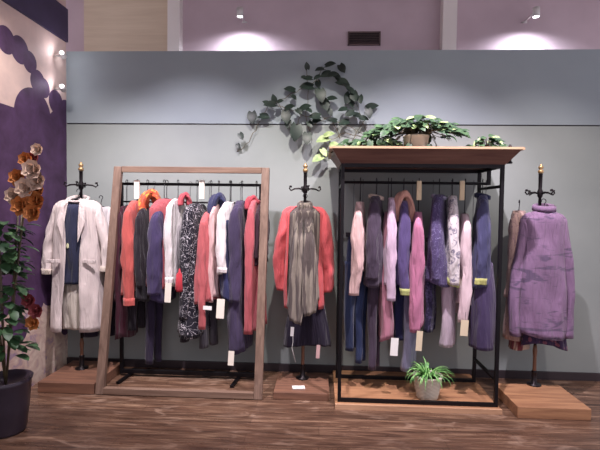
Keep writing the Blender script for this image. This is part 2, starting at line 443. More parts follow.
# tray with splayed sides
tb0, tb1 = P(341, 164, YRF - .01), P(506, 164, YRF - .01)
tt0, tt1 = P(332.5, 148.5, YRF - .09), P(522, 149.5, YRF - .09)
zb, ztp = ct + 0.035, (tt0.z + tt1.z) / 2
tray = empty('planter_tray', ((tb0.x + tb1.x) / 2, YRF, zb), 0, 'shallow brown wooden tray with splayed sides on top of the cage rack', 'tray')
o_ = tray.location
B = [Vector((tb0.x, YRF - .01, zb)), Vector((tb1.x, YRF - .01, zb)), Vector((tb1.x, YRR + .05, zb)), Vector((tb0.x, YRR + .05, zb))]
U = [Vector((tt0.x, YRF - .09, ztp)), Vector((tt1.x, YRF - .09, ztp)), Vector((tt1.x, YRR + .12, ztp)), Vector((tt0.x, YRR + .12, ztp))]
B = [b - o_ for b in B]; U = [u - o_ for u in U]
cxy = sum(U, Vector()) / 4
for k, nm in enumerate(('front_board', 'side_board', 'back_board', 'side_board')):
    a, b, c, d = B[k], B[(k + 1) % 4], U[(k + 1) % 4], U[k]
    n = (b - a).cross(d - a).normalized() * 0.02
    if n.dot(cxy - a) < 0: n = -n
    m = MB(); m.add([a, b, c, d, a + n, b + n, c + n, d + n], [(0, 1, 2, 3), (7, 6, 5, 4), (0, 4, 5, 1), (1, 5, 6, 2), (2, 6, 7, 3), (3, 7, 4, 0)], True)
    m.obj(nm, M['tray'], tray)
m = MB(); m.bb(B[0].x + .01, B[1].x - .01, B[0].y + .01, B[2].y - .01, 0.001, 0.015); m.obj('tray_bottom', M['tray'], tray)
m = MB(); t_ = .016
for k in range(4):
    a, b = U[k], U[(k + 1) % 4]; m.beam(a + Vector((0, 0, t_ / 2)), b + Vector((0, 0, t_ / 2)), .045, t_, Vector((0, 1, 0)) if k % 2 == 0 else Vector((1, 0, 0)))
m.obj('rim', M['tray_rim'], tray)

# ------------------------------------------------------------------ coat stands
def coat_stand(px, pyt, pyb, Y, zbase, label, arms_py, pole_py):
    top = P(px, pyt, Y); base = empty('coat_stand', (top.x, Y, zbase), 0, label, 'coat stand')
    H = top.z - zbase; za = P(px, arms_py, Y).z - zbase
    zp = max(0.2, P(px, pole_py, Y).z - zbase)
    MB().lathe([(.014, 0.11), (.016, .115), (.014, .13), (.013, zp - .1), (.018, zp - .05), (.012, zp)], 14).obj('lower_pole', M['pole'], base)
    MB().lathe([(.055, 0.0), (.055, .008), (.02, .014), (.02, .1), (.024, .11), (.015, .12)], 16).obj('foot', M['iron'], base)
    MB().lathe([(.012, zp), (.012, za - .03), (.02, za - .02), (.022, za + .02), (.014, za + .04), (.015, H - .085), (.02, H - .08)], 14).obj('mast', M['iron'], base)
    MB().lathe([(.010, H - .08), (.02, H - .072), (.022, H - .055), (.01, H - .045), (.018, H - .035), (.02, H - .022), (.008, H - .012), (.009, H - .004), (.002, H)], 16).obj('finial', M['gold'], base)
    for k in range(4):
        a = k * PI / 2 + 0.25; dx, dyy = math.cos(a), math.sin(a)
        pts = [(dx * r, dyy * r, za + z) for r, z in ((.01, 0), (.05, .012), (.09, .008), (.12, -.006), (.135, .01), (.125, .026), (.112, .02))]
        MB().tube(pts, [.008, .007, .007, .006, .006, .005, .004], 8).obj('hook_arm', M['iron'], base)
        MB().lathe([(.001, 0), (.011, .004), (.011, .012), (.001, .017)], 10, (dx * .125, dyy * .125, za + .02)).obj('arm_knob', M['gold'] if k == 9 else M['iron'], base)
    return base, za + zbase
YS = -0.32
SL = coat_stand(81, 162, 372, YS, 0.085, 'black coat stand behind the cream coat', 186, 338)
SM = coat_stand(305.5, 163, 384, YS, 0.06, 'black coat stand with striped gilt finial holding the coral cardigan outfit', 190, 300)
SR = coat_stand(541, 164, 396, YS - .05, 0.085, 'black coat stand with gilt finial behind the lavender tunic', 194, 345)

# ------------------------------------------------------------------ garments
def wob(seed, i): return noise.noise(Vector((seed * 3.1 + i * 1.7, seed * 0.7, 2.2)))
def body_mesh(L, sh, hem, tt, th, neck=.065, slope=.06, folds=7, amp=.12, seed=1, gap=None, waist=1.0, hemwave=.0, nz=30, ns=64, top=0.0, neckdrop=0.0):
    """torso shell of a hanging garment; u = x across the shoulders, v = y thickness; neck ring at z = top"""
    rings = []; rs = random.Random(seed); ph = [rs.uniform(0, 6.28) for _ in range(6)]
    for i in range(nz + 1):
        t = i / nz
        if t < 0.2:
            s = t / 0.2; a = lerp(neck, sh, s ** .9); b = lerp(min(.05, tt * .8), tt, sm(s)); z = -slope * s ** 1.3; q = 0
        else:
            s = (t - .2) / .8; z = lerp(-slope, -L, s)
            a = lerp(sh * lerp(1, waist, math.sin(min(1, s * 1.6) * PI)), hem, sm(s)); b = lerp(tt, th, s ** .8); q = s
        ring = []
        g = gap(max(0, -z)) if gap else 0
        for j in range(ns + (1 if gap else 0)):
            if gap: f = lerp(-PI / 2 + g, 3 * PI / 2 - g, j / ns)
            else: f = 2 * PI * j / ns
            k = 1 + amp * (0.15 + .85 * q) * (math.sin(folds * f + ph[0] + 1.5 * math.sin(z * 3 + ph[3])) * .6 + math.sin((folds + 4) * f + ph[1] + z * 3) * .4)
            k2 = 1 + amp * .25 * q * math.sin(3 * f + ph[2] + z * 4)
            cf, sf = math.cos(f), math.sin(f)
            e = .75
            x = a * math.copysign(abs(cf) ** e, cf) * k2; y = b * math.copysign(abs(sf) ** e, sf) * k
            y += .008 * q * math.sin(9 * z + ph[4] + 2 * x * 10)
            zz = z + hemwave * q * math.sin(2 * f + ph[5]) - (neckdrop * max(0, -sf) * max(0, 1 - t / .12) if neckdrop else 0)
            ring.append(Vector((x, y, zz + top)))
        rings.append(ring)
    return rings
def ruffle(rings, amt, seed, f=7.0):
    n = len(rings)
    for i, r in enumerate(rings):
        k = amt * min(1, i / n * 3)
        for p in r:
            q = Vector((p.x * f, p.y * f, p.z * f * .26 + seed * 1.37))
            d = noise.noise_vector(q); e = noise.noise_vector(q * 2.6 + Vector((5, 3, 1)))
            p.x += k * (d.x + .4 * e.x) * .7; p.y += k * (d.y + .5 * e.y); p.z += k * .35 * d.z
    return rings
def add_body(name, mat, par, gap=None, **k):
    r = ruffle(body_mesh(gap=gap, **k), .022, k['seed']); m = MB(); m.loft(r, gap is None); return m.obj(name, mat, par, solid=.004)
def sleeve_mesh(side, sh, slope, L, r0, r1, flat=.7, out=.02, fwd=0.0, seed=1, mid=None, wr=.07, top=0.0, swing=None, splay=0.0):
    swing = random.Random(seed * 7 + side).uniform(-.022, .022) if swing is None else swing
    n = 30; seg = 20; rings = []; rs = random.Random(seed * 13 + side); p0, p1 = rs.uniform(0, 6), rs.uniform(0, 6)
    for i in range(n + 1):
        t = i / n
        env = .30 + .70 * sm(t / .36) ** .75
        if t < .16:
            s = t / .16; c = Vector((side * lerp(sh * .45, sh * .9 + .0, math.sin(s * PI / 2)), 0, -slope * .55 - lerp(0, slope * .9, 1 - math.cos(s * PI / 2)))); r = lerp(r0 * .7, r0, s ** .6)
        else:
            s = (t - .16) / .84
            c = Vector((side * (sh * .9 + out * math.sin(s * PI * .75)), fwd * s * s, lerp(-slope * 1.45, -slope - L, s))); r = lerp(r0, r1, s ** .8)
            if mid: r *= 1 + mid * math.sin(s * PI)
            c.x += side * splay * s; c.y += swing * s * s + .004 * math.sin(5 * s + p0); c.x += .006 * math.sin(6 * s + p1)
        ang = side * lerp(R(60), 0, min(1, t / .3))
        ring = []
        for j in range(seg):
            f = 2 * PI * j / seg
            k = 1 - .10 * abs(math.sin(1.5 * f + p1 + 5 * t)) * min(1, t * 3) + wr * math.sin(3 * f + p0 + 9 * t) + wr * .8 * math.sin(26 * t + p1 + 2 * f) * min(1, t * 3)
            v = Vector((math.cos(f) * r * flat * k, math.sin(f) * r * k * env, 0))
            v = Matrix.Rotation(-ang, 3, 'Y') @ v
            ring.append(c + v + Vector((0, 0, top)))
        rings.append(ring)
    return rings
def add_sleeve(mat, par, side, cuff=None, cuff_label=None, **k):
    r = ruffle(sleeve_mesh(side, **k), .012, k.get('seed', 1) + side, 19); m = MB(); m.loft(r, True); o = m.obj('sleeve', mat, par, solid=.003)
    if cuff:
        n = r[-3:]; cen = [sum(q, Vector()) / len(q) for q in n]
        rr = [[c + (p - c) * 1.1 for p in q] for c, q in zip(cen, n)]
        rr.append([p + Vector((0, 0, -.006)) for p in rr[-1]])
        c = MB().loft(rr).obj('cuff', cuff, o, solid=.004)
        if cuff_label: c['label'] = cuff_label
    return o
def add_collar(mat, par, r=.07, h=.05, tilt=.35, b=.05, flare=.0, name='collar', label=None, top=0.0, lumps=0.0):
    rings = []
    for i, t in enumerate((0, .25, .5, .8, 1, .85, .4)):
        zz = h * min(t, 1) if i < 5 else h * (1 - (1 - t) * 1.2)
        ex = flare * t if i < 5 else flare + .012
        rings.append([Vector(((r + ex) * math.cos(f) * (1 + lumps * math.sin(4 * f + i)), (b + ex) * math.sin(f) * (1 + lumps * math.sin(5 * f + i * 1.3)), top - .012 + zz + tilt * .05 * math.sin(f))) for f in [2 * PI * j / 28 for j in range(28)]])
    o = MB().loft(rings).obj(name, mat, par, solid=.003)
    if label: o['label'] = label
    return o
def add_tag(par, mat, loc, w_=.04, h_=.1, rz=0, label=None, name='price_tag'):
    o = MB().box((0, 0, -h_ / 2), (w_, .002, h_)).obj(name, mat, par); o.location = loc; o.rotation_euler = (0, R(3), rz)
    MB().tube([(0, 0, -.004), (.002, 0, .03), (0, 0, .06)], .0012, 5).obj('string', M['hang'], o)
    if label: o['label'] = label
    return o

# hanger: bar sloping with the shoulders + hook; origin at the top inside of the hook (where the rail is)
def build_hanger(drop, hw=.12):
    h = empty('hanger', (0, 0, 0))
    pts = []; drop = drop
    for k in range(13):
        u = -1 + k / 6; pts.append((u * hw, 0, -drop - .06 * abs(u) ** 1.4 + .005))
    MB().tube(pts, [.004 + .005 * (1 - abs(-1 + k / 6) * .4) for k in range(13)], 8, side=Vector((0, 1, 0))).obj('shoulder_bar', M['hang'], h)
    ang = [R(x) for x in (-100, -60, -20, 20, 60, 90, 120, 160, 200)]
    hk = [(0, 0, -drop), (0, 0, -.05), (.006, 0, -.036)] + [(math.cos(a) * .018, 0, -.012 + math.sin(a) * .018 + .006) for a in ang[1:]]
    MB().tube(hk, .0034, 6).obj('hook', M['hang'], h)
    return h
def hanger(loc, drop, rz, label, group):
    h = build_hanger(max(.06, drop))
    h.location = loc; h.rotation_euler = (0, 0, rz)
    return tag(h, label, 'clothes hanger', group)

def leg_rings(x, L, ra, rb, r1a, r1b, seed, dx=0):
    rs = random.Random(seed); p = rs.uniform(0, 6); out = []
    for i in range(23):
        t = i / 22; a = lerp(ra, r1a, sm(t)); b = lerp(rb, r1b, t)
        out.append([Vector((x + dx * t + a * math.cos(f) * (1 + .05 * math.sin(3 * f + p + 6 * t)), b * math.sin(f) * (1 + .12 * math.sin(2 * f + p + 4 * t)) + .006 * math.sin(8 * t + p), -L * t)) for f in [2 * PI * j / 24 for j in range(24)]])
    return out
def trousers(loc, rz, W, L, tk, mat, label, group, name='trousers', flare=.8, cat='trousers', tagm=None):
    """hanging by the waistband: yoke, waistband and two legs"""
    g = empty(name, loc, rz, label, cat, group)
    rise = .24
    rg = []
    for i in range(9):
        t = i / 8; a = lerp(W * .72, W, sm(t)); b = lerp(tk * .7, tk, t)
        rg.append([Vector((a * math.cos(f), b * math.sin(f) * (1 + .08 * math.sin(4 * f)), -rise * t)) for f in [2 * PI * j / 28 for j in range(28)]])
    MB().loft(rg).obj('seat_panel', mat, g, solid=.003)
    MB().loft([[p * 1.03 + Vector((0, 0, dz)) for p in rg[0]] for dz in (.004, -.03)]).obj('waistband', mat, g, solid=.003)
    for s in (-1, 1):
        m = MB().loft([[p + Vector((0, 0, -rise + .03)) for p in r] for r in leg_rings(s * W * .5, L - rise + .03, W * .5, tk, W * .5 * flare, tk * flare, hash(label) % 997 * 0 + len(label) + s, s * .01)])
        m.obj('leg', mat, g, solid=.003)
    if tagm: add_tag(g, tagm, (-W * .5, -tk - .01, -L + .02), .045, .1, -rz)
    return g

def hung(name, label, cat, group, px, Y, rail_z, pt, pb, wpx, sl=None, spx=None, mat=None, smat=None, rz=80, sh=.185, hem=None, slope=.06, collar=None,
         cuff=None, cuffl=None, fold=6, amp=.14, seed=None, tagm=None, hangl=None, thm=1.0, sidesl=(-1, 1), flat=.55, collar_h=.04, hemwave=0.018, lenf=None, collarl=None, hemband=None, hembl=None, rail_group='hangers'):
    Y = Y + ((int(px * 7) % 5) - 2) * .012; s = mpp(Y); top = P(px, pt, Y); L = (pb - pt) * s; seed = seed or int(px)
    rr = R(rz)
    near = Y - sh * .9; top.x = P(px, pt + 20, near).x + math.cos(rr) * sh * .9
    sL = mpp(near); Lb = L
    g = empty(name, (top.x, Y, top.z), rr, label, cat, group)
    th = max(.025, wpx * s / 2 / 1.05)
    slope = slope + .025; bk = dict(L=Lb, sh=sh, hem=hem or sh * .95, tt=th * .62, th=th * thm * 1.08, slope=slope, folds=fold, amp=amp, seed=seed, hemwave=hemwave)
    add_body('bodice', mat, g, **bk)
    if hemband:
        r = ruffle(body_mesh(**bk), .022, bk['seed'])[-3:]
        h_ = MB().loft([[Vector((p.x * 1.03, p.y * 1.05, p.z)) for p in q] for q in r]).obj('hem_band', hemband, g, solid=.004)
        if hembl: h_['label'] = hembl
    if sl:
        Ls = (sl - pt) * sL - slope * .6
        r0 = spx * sL / 2 * .98
        for side in sidesl:
            add_sleeve(smat or mat, g, side, cuff, cuffl if side < 0 else None, sh=sh, slope=slope, L=Ls, r0=r0, r1=r0 * (.66 + (int(px) % 4) * .06), flat=flat, seed=seed, out=.012)
    if collar: add_collar(collar, g, .062, collar_h, b=min(.045, th * .7), flare=.004, label=collarl, top=-.03, tilt=.2)
    if tagm:
        for q in (tagm if isinstance(tagm, list) else [tagm]):
            m_, tpx, tpt, tpb, tw = q; yy = Y - sh - .03; pp = P(tpx, tpt, yy)
            loc = Matrix.Rotation(-rr, 3, 'Z') @ (pp - g.location)
            add_tag(g, m_, loc, tw * mpp(yy), (tpb - tpt) * mpp(yy), -rr)
    hanger((top.x, Y, rail_z + .013), rail_z + .013 - top.z + .0, rr, hangl or ('hanger of the ' + ' '.join(label.split()[:13])), rail_group)
    return g

# ------------------------------------------------------------------ clothes on the left rack
RZL = kz + .012
LG = 'clothes on the left rack'; HG = 'hangers on the left rack'
coral = fabric('c8605a'); coralL = fabric('be6266'); navy = fabric('463c60'); dnavy = fabric('30283e'); blk = fabric('2a242c'); maroon = fabric('4a2230')
white = fabric('ece4e4'); pinkw = fabric('dcb4b4', sheen=.2); rose = fabric('a8475a'); ash = fabric('4a4650')
prt = fabric('1f1c28', 'lines', 'c9c4cc', 19, .545)
orp = fabric('c8583a', 'blotch', 'e09a4a', 22, .55)
def L_(*a, **k): k.setdefault('rail_group', HG); return hung(a[0], a[1], a[2], LG, a[3], YK, RZL, *a[4:], **k)
# name, label, category, px, top, bottom, body px, sleeve end, sleeve px, material
L_('long_coat', 'dark maroon long garment squeezed against the left post of the left rack', 'coat', 117, 206, 338, 9, 300, 7, mat=maroon, rz=86)
L_('cardigan', 'coral red cardigan with long sleeve, first bright one on the left rack', 'cardigan', 127.5, 201, 292, 15, 303, 14, mat=coral, rz=84, slope=.07, cuff=coral)
L_('blouse', 'narrow black top hanging behind the first ivory divider strip', 'blouse', 138, 207, 300, 9, 285, 8, mat=blk, rz=84)
g = L_('coat', 'dusty rose coat under the orange printed scarf', 'coat', 152.5, 199, 286, 25, 272, 9, mat=fabric('b05a60'), rz=68)
L_('dress', 'navy blue dress with straight sleeve hanging in front of the rose coat', 'dress', 155, 207, 300, 15, 292, 17, mat=navy, rz=84, slope=.07)
L_('shirt', 'white long sleeved shirt between the navy dress and the swirl print dress', 'shirt', 169.5, 199, 284, 8, 281, 10, mat=white, rz=84, slope=.05, cuff=white, tagm=(M['strip'], 168.5, 283, 303, 6.5))
L_('dress', 'black dress with white swirl print and slender sleeve', 'dress', 186, 204, 334, 20, 318, 14, mat=prt, rz=74, slope=.06, thm=1.15)
L_('tunic', 'coral red flared tunic right of the swirl print dress', 'tunic', 202.5, 212, 300, 15, 327, 10, mat=coralL, rz=80, slope=.06, thm=1.6, tagm=(M['card'], 207.5, 306, 310, 9))
L_('blouse', 'thin pale pink blouse between the coral tunic and the white shirt', 'blouse', 212, 204, 296, 8, 300, 7, mat=pinkw, rz=84)
L_('shirt', 'white shirt with rolled cuff under the navy hooded collar', 'shirt', 221, 202, 270, 12, 268, 13, mat=white, rz=76, slope=.07, cuff=white, tagm=[(M['strip'], 221, 299, 319, 8)])
L_('skirt_dress', 'dark blue long dress hanging behind the white rolled cuff shirt', 'dress', 224, 214, 298, 13, None, None, mat=fabric('34365e'), rz=82)
L_('coat', 'long plain navy coat with straight sleeve on the left rack', 'coat', 235.5, 201, 350, 16, 300, 14, mat=fabric('443a56'), rz=82, slope=.05, tagm=(M['strip'], 231.5, 351, 366, 6))
L_('cardigan', 'bright red cardigan, last long one at the right post of the left rack', 'cardigan', 250.5, 200, 328, 11, 332, 11, mat=fabric('be6068'), rz=82, slope=.06, collar=fabric('be6068'), collar_h=.05)
L_('jacket', 'dark plum jacket beside the right upright of the left rack', 'jacket', 257, 204, 262, 8, 255, 7, mat=fabric('3c2430'), rz=84)

# scarf, hood and collar draped over hangers
def draped(name, label, cat, group, px, Y, pt, pb, wpx, mat, rz=70, depth=.10, lumps=.1, tail=None, rt=.022):
    s = mpp(Y); top = P(px, pt, Y); g = empty(name, (top.x, Y - .03, top.z), R(rz), label, cat, group)
    Wd = wpx * s / 2; H = (pb - pt) * s
    rings = []
    for i in range(25):            # a soft roll arching over from one shoulder to the other
        a = PI * (i / 24) * 1.1 - PI * .05
        c = Vector((-math.cos(a) * depth, 0, -H * .75 + math.sin(a) * H * .75 - .01))
        r = .5 * Wd * (1 + .35 * math.sin(a))
        t = Vector((math.sin(a), 0, math.cos(a))); n = Vector((0, 1, 0)); b = t.cross(n)
        rings.append([c + n * (math.cos(f) * Wd * (.75 + .25 * math.sin(a)) * (1 + lumps * math.sin(3 * f + i * .6))) + b * (math.sin(f) * rt * (1 + lumps * 2 * math.sin(4 * f + i * .5))) for f in [2 * PI * j / 20 for j in range(20)]])
    MB().loft(rings, True, True, True).obj('fold', mat, g)
    if tail:
        rg = []
        for i in range(13):
            t = i / 12
            rg.append([Vector((-depth - .012 + .018 * math.cos(f), Wd * .7 * math.sin(f) * (1 + .15 * math.sin(3 * f + 4 * t)), -H * .75 - tail * t)) for f in [2 * PI * j / 16 for j in range(16)]])
        MB().loft(rg, True, True, True).obj('tail', mat, g)
    return g
draped('scarf', 'orange floral scarf bunched over the rose coat', 'scarf', 'scarves on the left rack', 152, YK, 193, 213, 17, orp, 28, .062, .2, .03, rt=.036)
draped('scarf', 'small red scarf knotted over the swirl print dress', 'scarf', 'scarves on the left rack', 186, YK, 194, 206, 12, fabric('b8505a'), 30, .035, .16)
draped('hooded_collar', 'navy hooded collar draped over the white rolled cuff shirt', 'collar', 'scarves on the left rack', 219, YK, 196, 216, 14, fabric('353858'), 30, .055, .16, .02, rt=.034)
g = draped('shoulder_wrap', 'red knotted wrap on the last cardigan of the left rack', 'scarf', 'scarves on the left rack', 253, YK, 197, 210, 11, fabric('b04450'), 30, .045, .16)
# red pouch sleeve
pp = P(179.5, 272, YK - .19)
g = empty('pouch', pp, R(5), 'small red cloth pouch hanging at the cuff of the swirl print dress', 'pouch')
MB().lathe([(.004, .03), (.01, .0), (.028, -.02), (.034, -.09), (.036, -.14), (.026, -.165), (.002, -.17)], 18).obj('bag', fabric('c23c48'), g).scale = (1, .6, 1)
MB().tube([(0, 0, .02), (.01, 0, .1), (0, .02, .17)], .0025, 6).obj('cord', blk, g)

TG = 'trousers on the left rack'
def T_(px, pt, pb, wpx, mat, label, rz=70, tk=.03, Y=YK + .02, flare=.8, group=TG, hgrp=HG, rail=None, off=0, tagm=None):
    s = mpp(Y); p = P(px, pt, Y)
    g = trousers((p.x, Y, p.z), R(rz), wpx * s / 2 / max(.35, math.cos(R(rz))) * .55, (pb - pt) * s, tk, mat, label, group, flare=flare, tagm=tagm)
    h = empty('clip_hanger', (p.x, Y, (rail or RZL)), R(rz), 'clip hanger of the ' + ' '.join(label.split()[:12]), 'clothes hanger', hgrp)
    d = (rail or RZL) - p.z
    MB().tube([(0, 0, -d + .02), (0, 0, -.04), (.014, 0, -.02), (.015, 0, .008), (0, 0, .016), (-.013, 0, .006)], .0025, 6).obj('hook', M['steel'], h)
    MB().tube([(-.06, 0, -d + .02), (.06, 0, -d + .02)], .004, 6).obj('clip_bar', M['hang'], h)
    for s_ in (-1, 1): MB().box((s_ * .055, 0, -d + .005), (.018, tk * 1.7, .035)).obj('clip', M['hang'], h)
    return g
T_(137, 232, 331, 17, blk, 'black trousers beside the first coral cardigan', 62, .05)
T_(154, 236, 366, 15, dnavy, 'long dark navy trousers below the navy dress', 62, .055, flare=.65)
T_(190, 240, 342, 22, blk, 'black trousers below the swirl print dress', 60, .04)
T_(209, 246, 348, 22, ash, 'charcoal trousers below the coral tunic', 60, .04)
T_(240, 240, 345, 14, dnavy, 'dark navy trousers beside the long navy coat', 66, .045)
# ivory divider strips standing on the rail
for px, dsc, yy in ((137, 'left', YK), (202, 'right', YK)):
    p = P(px, 189.5, yy - .02); s = mpp(yy)
    e = MB().bb(p.x - 2.6 * s, p.x + 2.6 * s, yy - .03, yy - .014, p.z - 9.5 * s, p.z + 9.5 * s).obj('divider_strip', M['strip'], bevel=.002)
    tag(e, dsc + ' one of the two ivory divider strips on the rail of the left rack', 'divider strip', 'divider strips')

# ------------------------------------------------------------------ clothes on the right rack
YQ = YRF + ym; RZR = rz_ + .035 + .012
RG = 'clothes on the right rack'; HR = 'hangers on the right rack'
def R_(*a, **k): k.setdefault('rail_group', HR); return hung(a[0], a[1], a[2], RG, a[3], YQ, RZR, *a[4:], **k)
shL = .17
blush = fabric('dcb8b6'); lilac = fabric('dcc0d8'); plum = fabric('4c4052'); indigo = fabric('5c4e7e'); pinkr = fabric('c27c9c'); denim = fabric('2a3358')
flor = fabric('e8dfe2', 'blotch', '8a8496', 24, .56); lav = fabric('cebccc'); jean2 = fabric('564a74', 'lines', '8078a0', 20, .55)
R_('coat', 'blush beige coat with long sleeve, first on the right rack', 'coat', 358, 202, 270, 14, 291, 13, mat=blush, rz=80, slope=.07, sh=shL)
R_('coat', 'dark plum coat beside the blush coat on the right rack', 'coat', 374, 196, 282, 19, 276, 15, mat=plum, rz=78, slope=.05, sh=shL, collar=fabric('d8c0b4'), collar_h=.05, collarl='pale collar')
R_('cardigan', 'lilac pink cardigan with a long narrow sleeve', 'cardigan', 391, 198, 280, 10, 297, 10, mat=lilac, rz=82, slope=.05, sh=shL, thm=1.2)
R_('dress', 'dusty pink dress showing below the lilac sleeve', 'dress', 388, 212, 337, 12, None, None, mat=fabric('b87c90'), rz=84, sh=.12)
R_('jacket', 'indigo jacket with yellow green cuff under the peach hood', 'jacket', 404, 201, 284, 14, 289, 14, mat=indigo, rz=82, slope=.07, sh=shL, cuff=fabric('b4b878'), cuffl='yellow green cuff', tagm=(M['card'], 395, 338, 356, 7.5))
R_('cardigan', 'rose pink cardigan with slim sleeve in the middle of the right rack', 'cardigan', 418, 212, 322, 13, 327, 14, mat=pinkr, rz=78, slope=.06, sh=shL, tagm=(M['tan_card'], 420, 331, 351, 6))
R_('jacket', 'violet navy seamed denim jacket with a pale neck lining', 'jacket', 437, 195, 281, 20, 276, 12, mat=jean2, rz=70, slope=.06, sh=shL, collar=fabric('a8a4c0'), collar_h=.04, collarl='pale lining')
R_('shirt', 'white floral printed shirt with shaded sleeve', 'shirt', 454, 196, 282, 14, 280, 12, mat=flor, rz=80, slope=.06, sh=shL, hemband=fabric('bcc080'), hembl='yellow green hem')
R_('blouse', 'white blouse with pale pink sleeve near the right post', 'blouse', 467.5, 214, 300, 11, 317, 11, mat=fabric('e6cdd4'), rz=82, slope=.06, sh=shL, tagm=(M['tan_card'], 465, 320, 336, 7.5))
R_('jacket', 'glossy dark blue jacket, last at the right end of the rail', 'jacket', 484, 195, 284, 16, 279, 15, mat=fabric('54547a', rough=.45), rz=76, slope=.06, sh=shL, cuff=fabric('c8c880'), cuffl='yellow green cuff', collar=fabric('2c3152'), collar_h=.05)
draped('hood', 'peach pink hood arching over the indigo jacket', 'hood', 'draped pieces on the right rack', 403, YQ, 193, 224, 14, fabric('e0a898'), 14, .066, .1, .1, rt=.03)
TR_ = 'skirts and trousers on the right rack'
def Q_(*a, **k): k.setdefault('Y', YQ + .03); k['group'] = TR_; k['hgrp'] = HR; k['rail'] = RZR; return T_(*a, **k)
Q_(353, 235, 349, 15, fabric('26304e'), 'blue jeans below the blush coat', 66, .045)
Q_(362, 240, 362, 12, fabric('2b3658'), 'slim dark jeans right of the first pair', 66, .04, flare=.7)
Q_(376, 240, 368, 15, plum, 'dark plum trousers below the plum coat', 66, .045, flare=.7)
Q_(402, 245, 338, 14, fabric('272a50'), 'navy trousers below the indigo jacket', 66, .045)
Q_(432, 240, 330, 15, fabric('2c2844', 'blotch', '4c4668', 30, .55), 'dark patterned trousers below the seamed denim jacket', 66, .04)
Q_(450, 240, 344, 16, lav, 'pale lilac wide trousers below the floral shirt', 66, .045, flare=1.1)
Q_(472, 250, 330, 12, fabric('2e2440'), 'dark purple trousers behind the pink sleeved blouse', 66, .04)
def skirt(px, pt, pb, wpx, mat, label, Y, rail, hg, group):
    s = mpp(Y); p = P(px, pt, Y); g = empty('skirt', (p.x, Y, p.z), R(70), label, 'skirt', group)
    add_body('skirt_panel', mat, g, L=(pb - pt) * s, sh=.13, hem=.17, tt=wpx * s * .4, th=wpx * s * .55, neck=.11, slope=.02, folds=6, amp=.1, seed=int(px))
    MB().loft([[Vector((.115 * math.cos(f), .055 * math.sin(f), z)) for f in [2 * PI * j / 28 for j in range(28)]] for z in (.006, -.03)]).obj('waistband', mat, g, solid=.003)
    h = empty('clip_hanger', (p.x, Y, rail), R(70), 'clip hanger of the ' + ' '.join(label.split()[:12]), 'clothes hanger', hg); d = rail - p.z
    MB().tube([(0, 0, -d + .02), (0, 0, -.04), (.014, 0, -.02), (.015, 0, .008), (0, 0, .016), (-.013, 0, .006)], .0025, 6).obj('hook', M['steel'], h)
    MB().tube([(-.1, 0, -d + .02), (.1, 0, -d + .02)], .004, 6).obj('clip_bar', M['hang'], h)
    return g
skirt(484, 262, 344, 20, fabric('4a3e60'), 'straight navy skirt below the glossy blue jacket', YQ, RZR, HR, TR_)
skirt(411, 262, 366, 11, fabric('7d7c96'), 'long grey blue skirt behind the rose cardigan', YQ + .06, RZR, HR, TR_)
for px, dsc in ((419, 'left'), (462, 'right')):
    p = P(px, 190.5, YQ - .02); s = mpp(YQ)
    e = MB().bb(p.x - 2.3 * s, p.x + 2.3 * s, YQ - .03, YQ - .014, p.z - 9.5 * s, p.z + 9.5 * s).obj('divider_strip', M['strip_wood'], bevel=.002)
    tag(e, dsc + ' one of the two tan divider strips on the rail of the cage rack', 'divider strip', 'divider strips')

# ------------------------------------------------------------------ clothes on the coat stands
def W(px, py, Y, g): return P(px, py, Y) - g.location
# --- left stand: cream coat over a navy top and a pale dress
YC = YS - .03; s = mpp(YC)
tp = P(78, 199, YC)
g = empty('long_coat', tp, R(3), 'cream open front long coat with rolled sleeves on the left coat stand', 'coat')
cream = fabric('d8cac6'); creamin = fabric('c9bcb0')
Lc = (333 - 199) * s
def gapf(d): return lerp(.30, .22, min(1, d / .5))
cb = dict(L=Lc, sh=.175, hem=.225, tt=.095, th=.13, neck=.07, slope=.075, folds=5, amp=.07, seed=5)
add_body('bodice', cream, g, gap=gapf, **cb)
for sd in (-1, 1):
    add_sleeve(cream, g, sd, cuff=creamin, sh=.18, slope=.075, splay=.055, L=.56 if sd < 0 else .53, r0=.062, r1=.046, flat=.85, out=.05, fwd=-.03, seed=4, wr=.06)
    # lapel
    x1 = .032; pts = [(.05, -.055, .012), (.105, -.098, -.10), (.118, -.122, -.19), (.062, -.134, -.36), (.058, -.122, -.2), (.05, -.09, -.06)]
    m = MB(); vs = [Vector((sd * a, b, c)) for a, b, c in pts]
    ctr = sum(vs, Vector()) / 6 + Vector((0, -.012, 0)); m.add(vs + [ctr], [(i, (i + 1) % 6, 6) for i in range(6)]); m.obj('lapel', cream, g, solid=.004, smooth=False)
    m = MB().box((sd * .15, -.122, -.52), (.11, .012, .03), Matrix.Rotation(sd * R(-4), 3, 'Z')); m.obj('pocket_flap', cream, g, bevel=.004)
add_collar(cream, g, .078, .022, b=.056, flare=.004, tilt=.5)
hanger((tp.x, YC + .01, tp.z + .075), .075, R(-6), 'dark hanger inside the cream coat', 'hangers on the coat stands')
tn = P(75, 203, YC)
g = empty('t_shirt', (tn.x, YC, tn.z), R(-4), 'navy top with a small pale motif worn inside the cream coat', 'top')
add_body('bodice', fabric('2e3148'), g, L=(285 - 203) * s, sh=.125, hem=.11, tt=.085, th=.10, neck=.05, slope=.05, folds=5, amp=.06, seed=9)
MB().lathe([(.001, .003), (.016, .002), (.018, 0)], 16).obj('motif', fabric('c8c8a0'), g).rotation_euler = (R(88), 0, 0)
g.children[-1].location = (.0, -.104, -.36); g.children[-1].scale = (.7, 1.3, 1); g.children[-1]['label'] = 'pale motif'
m = MB().bb(-.022, .022, -.004, 0, -.02, .0); q = m.obj('neck_label', M['card'], g); q.location = (.005, -.058, -.02)
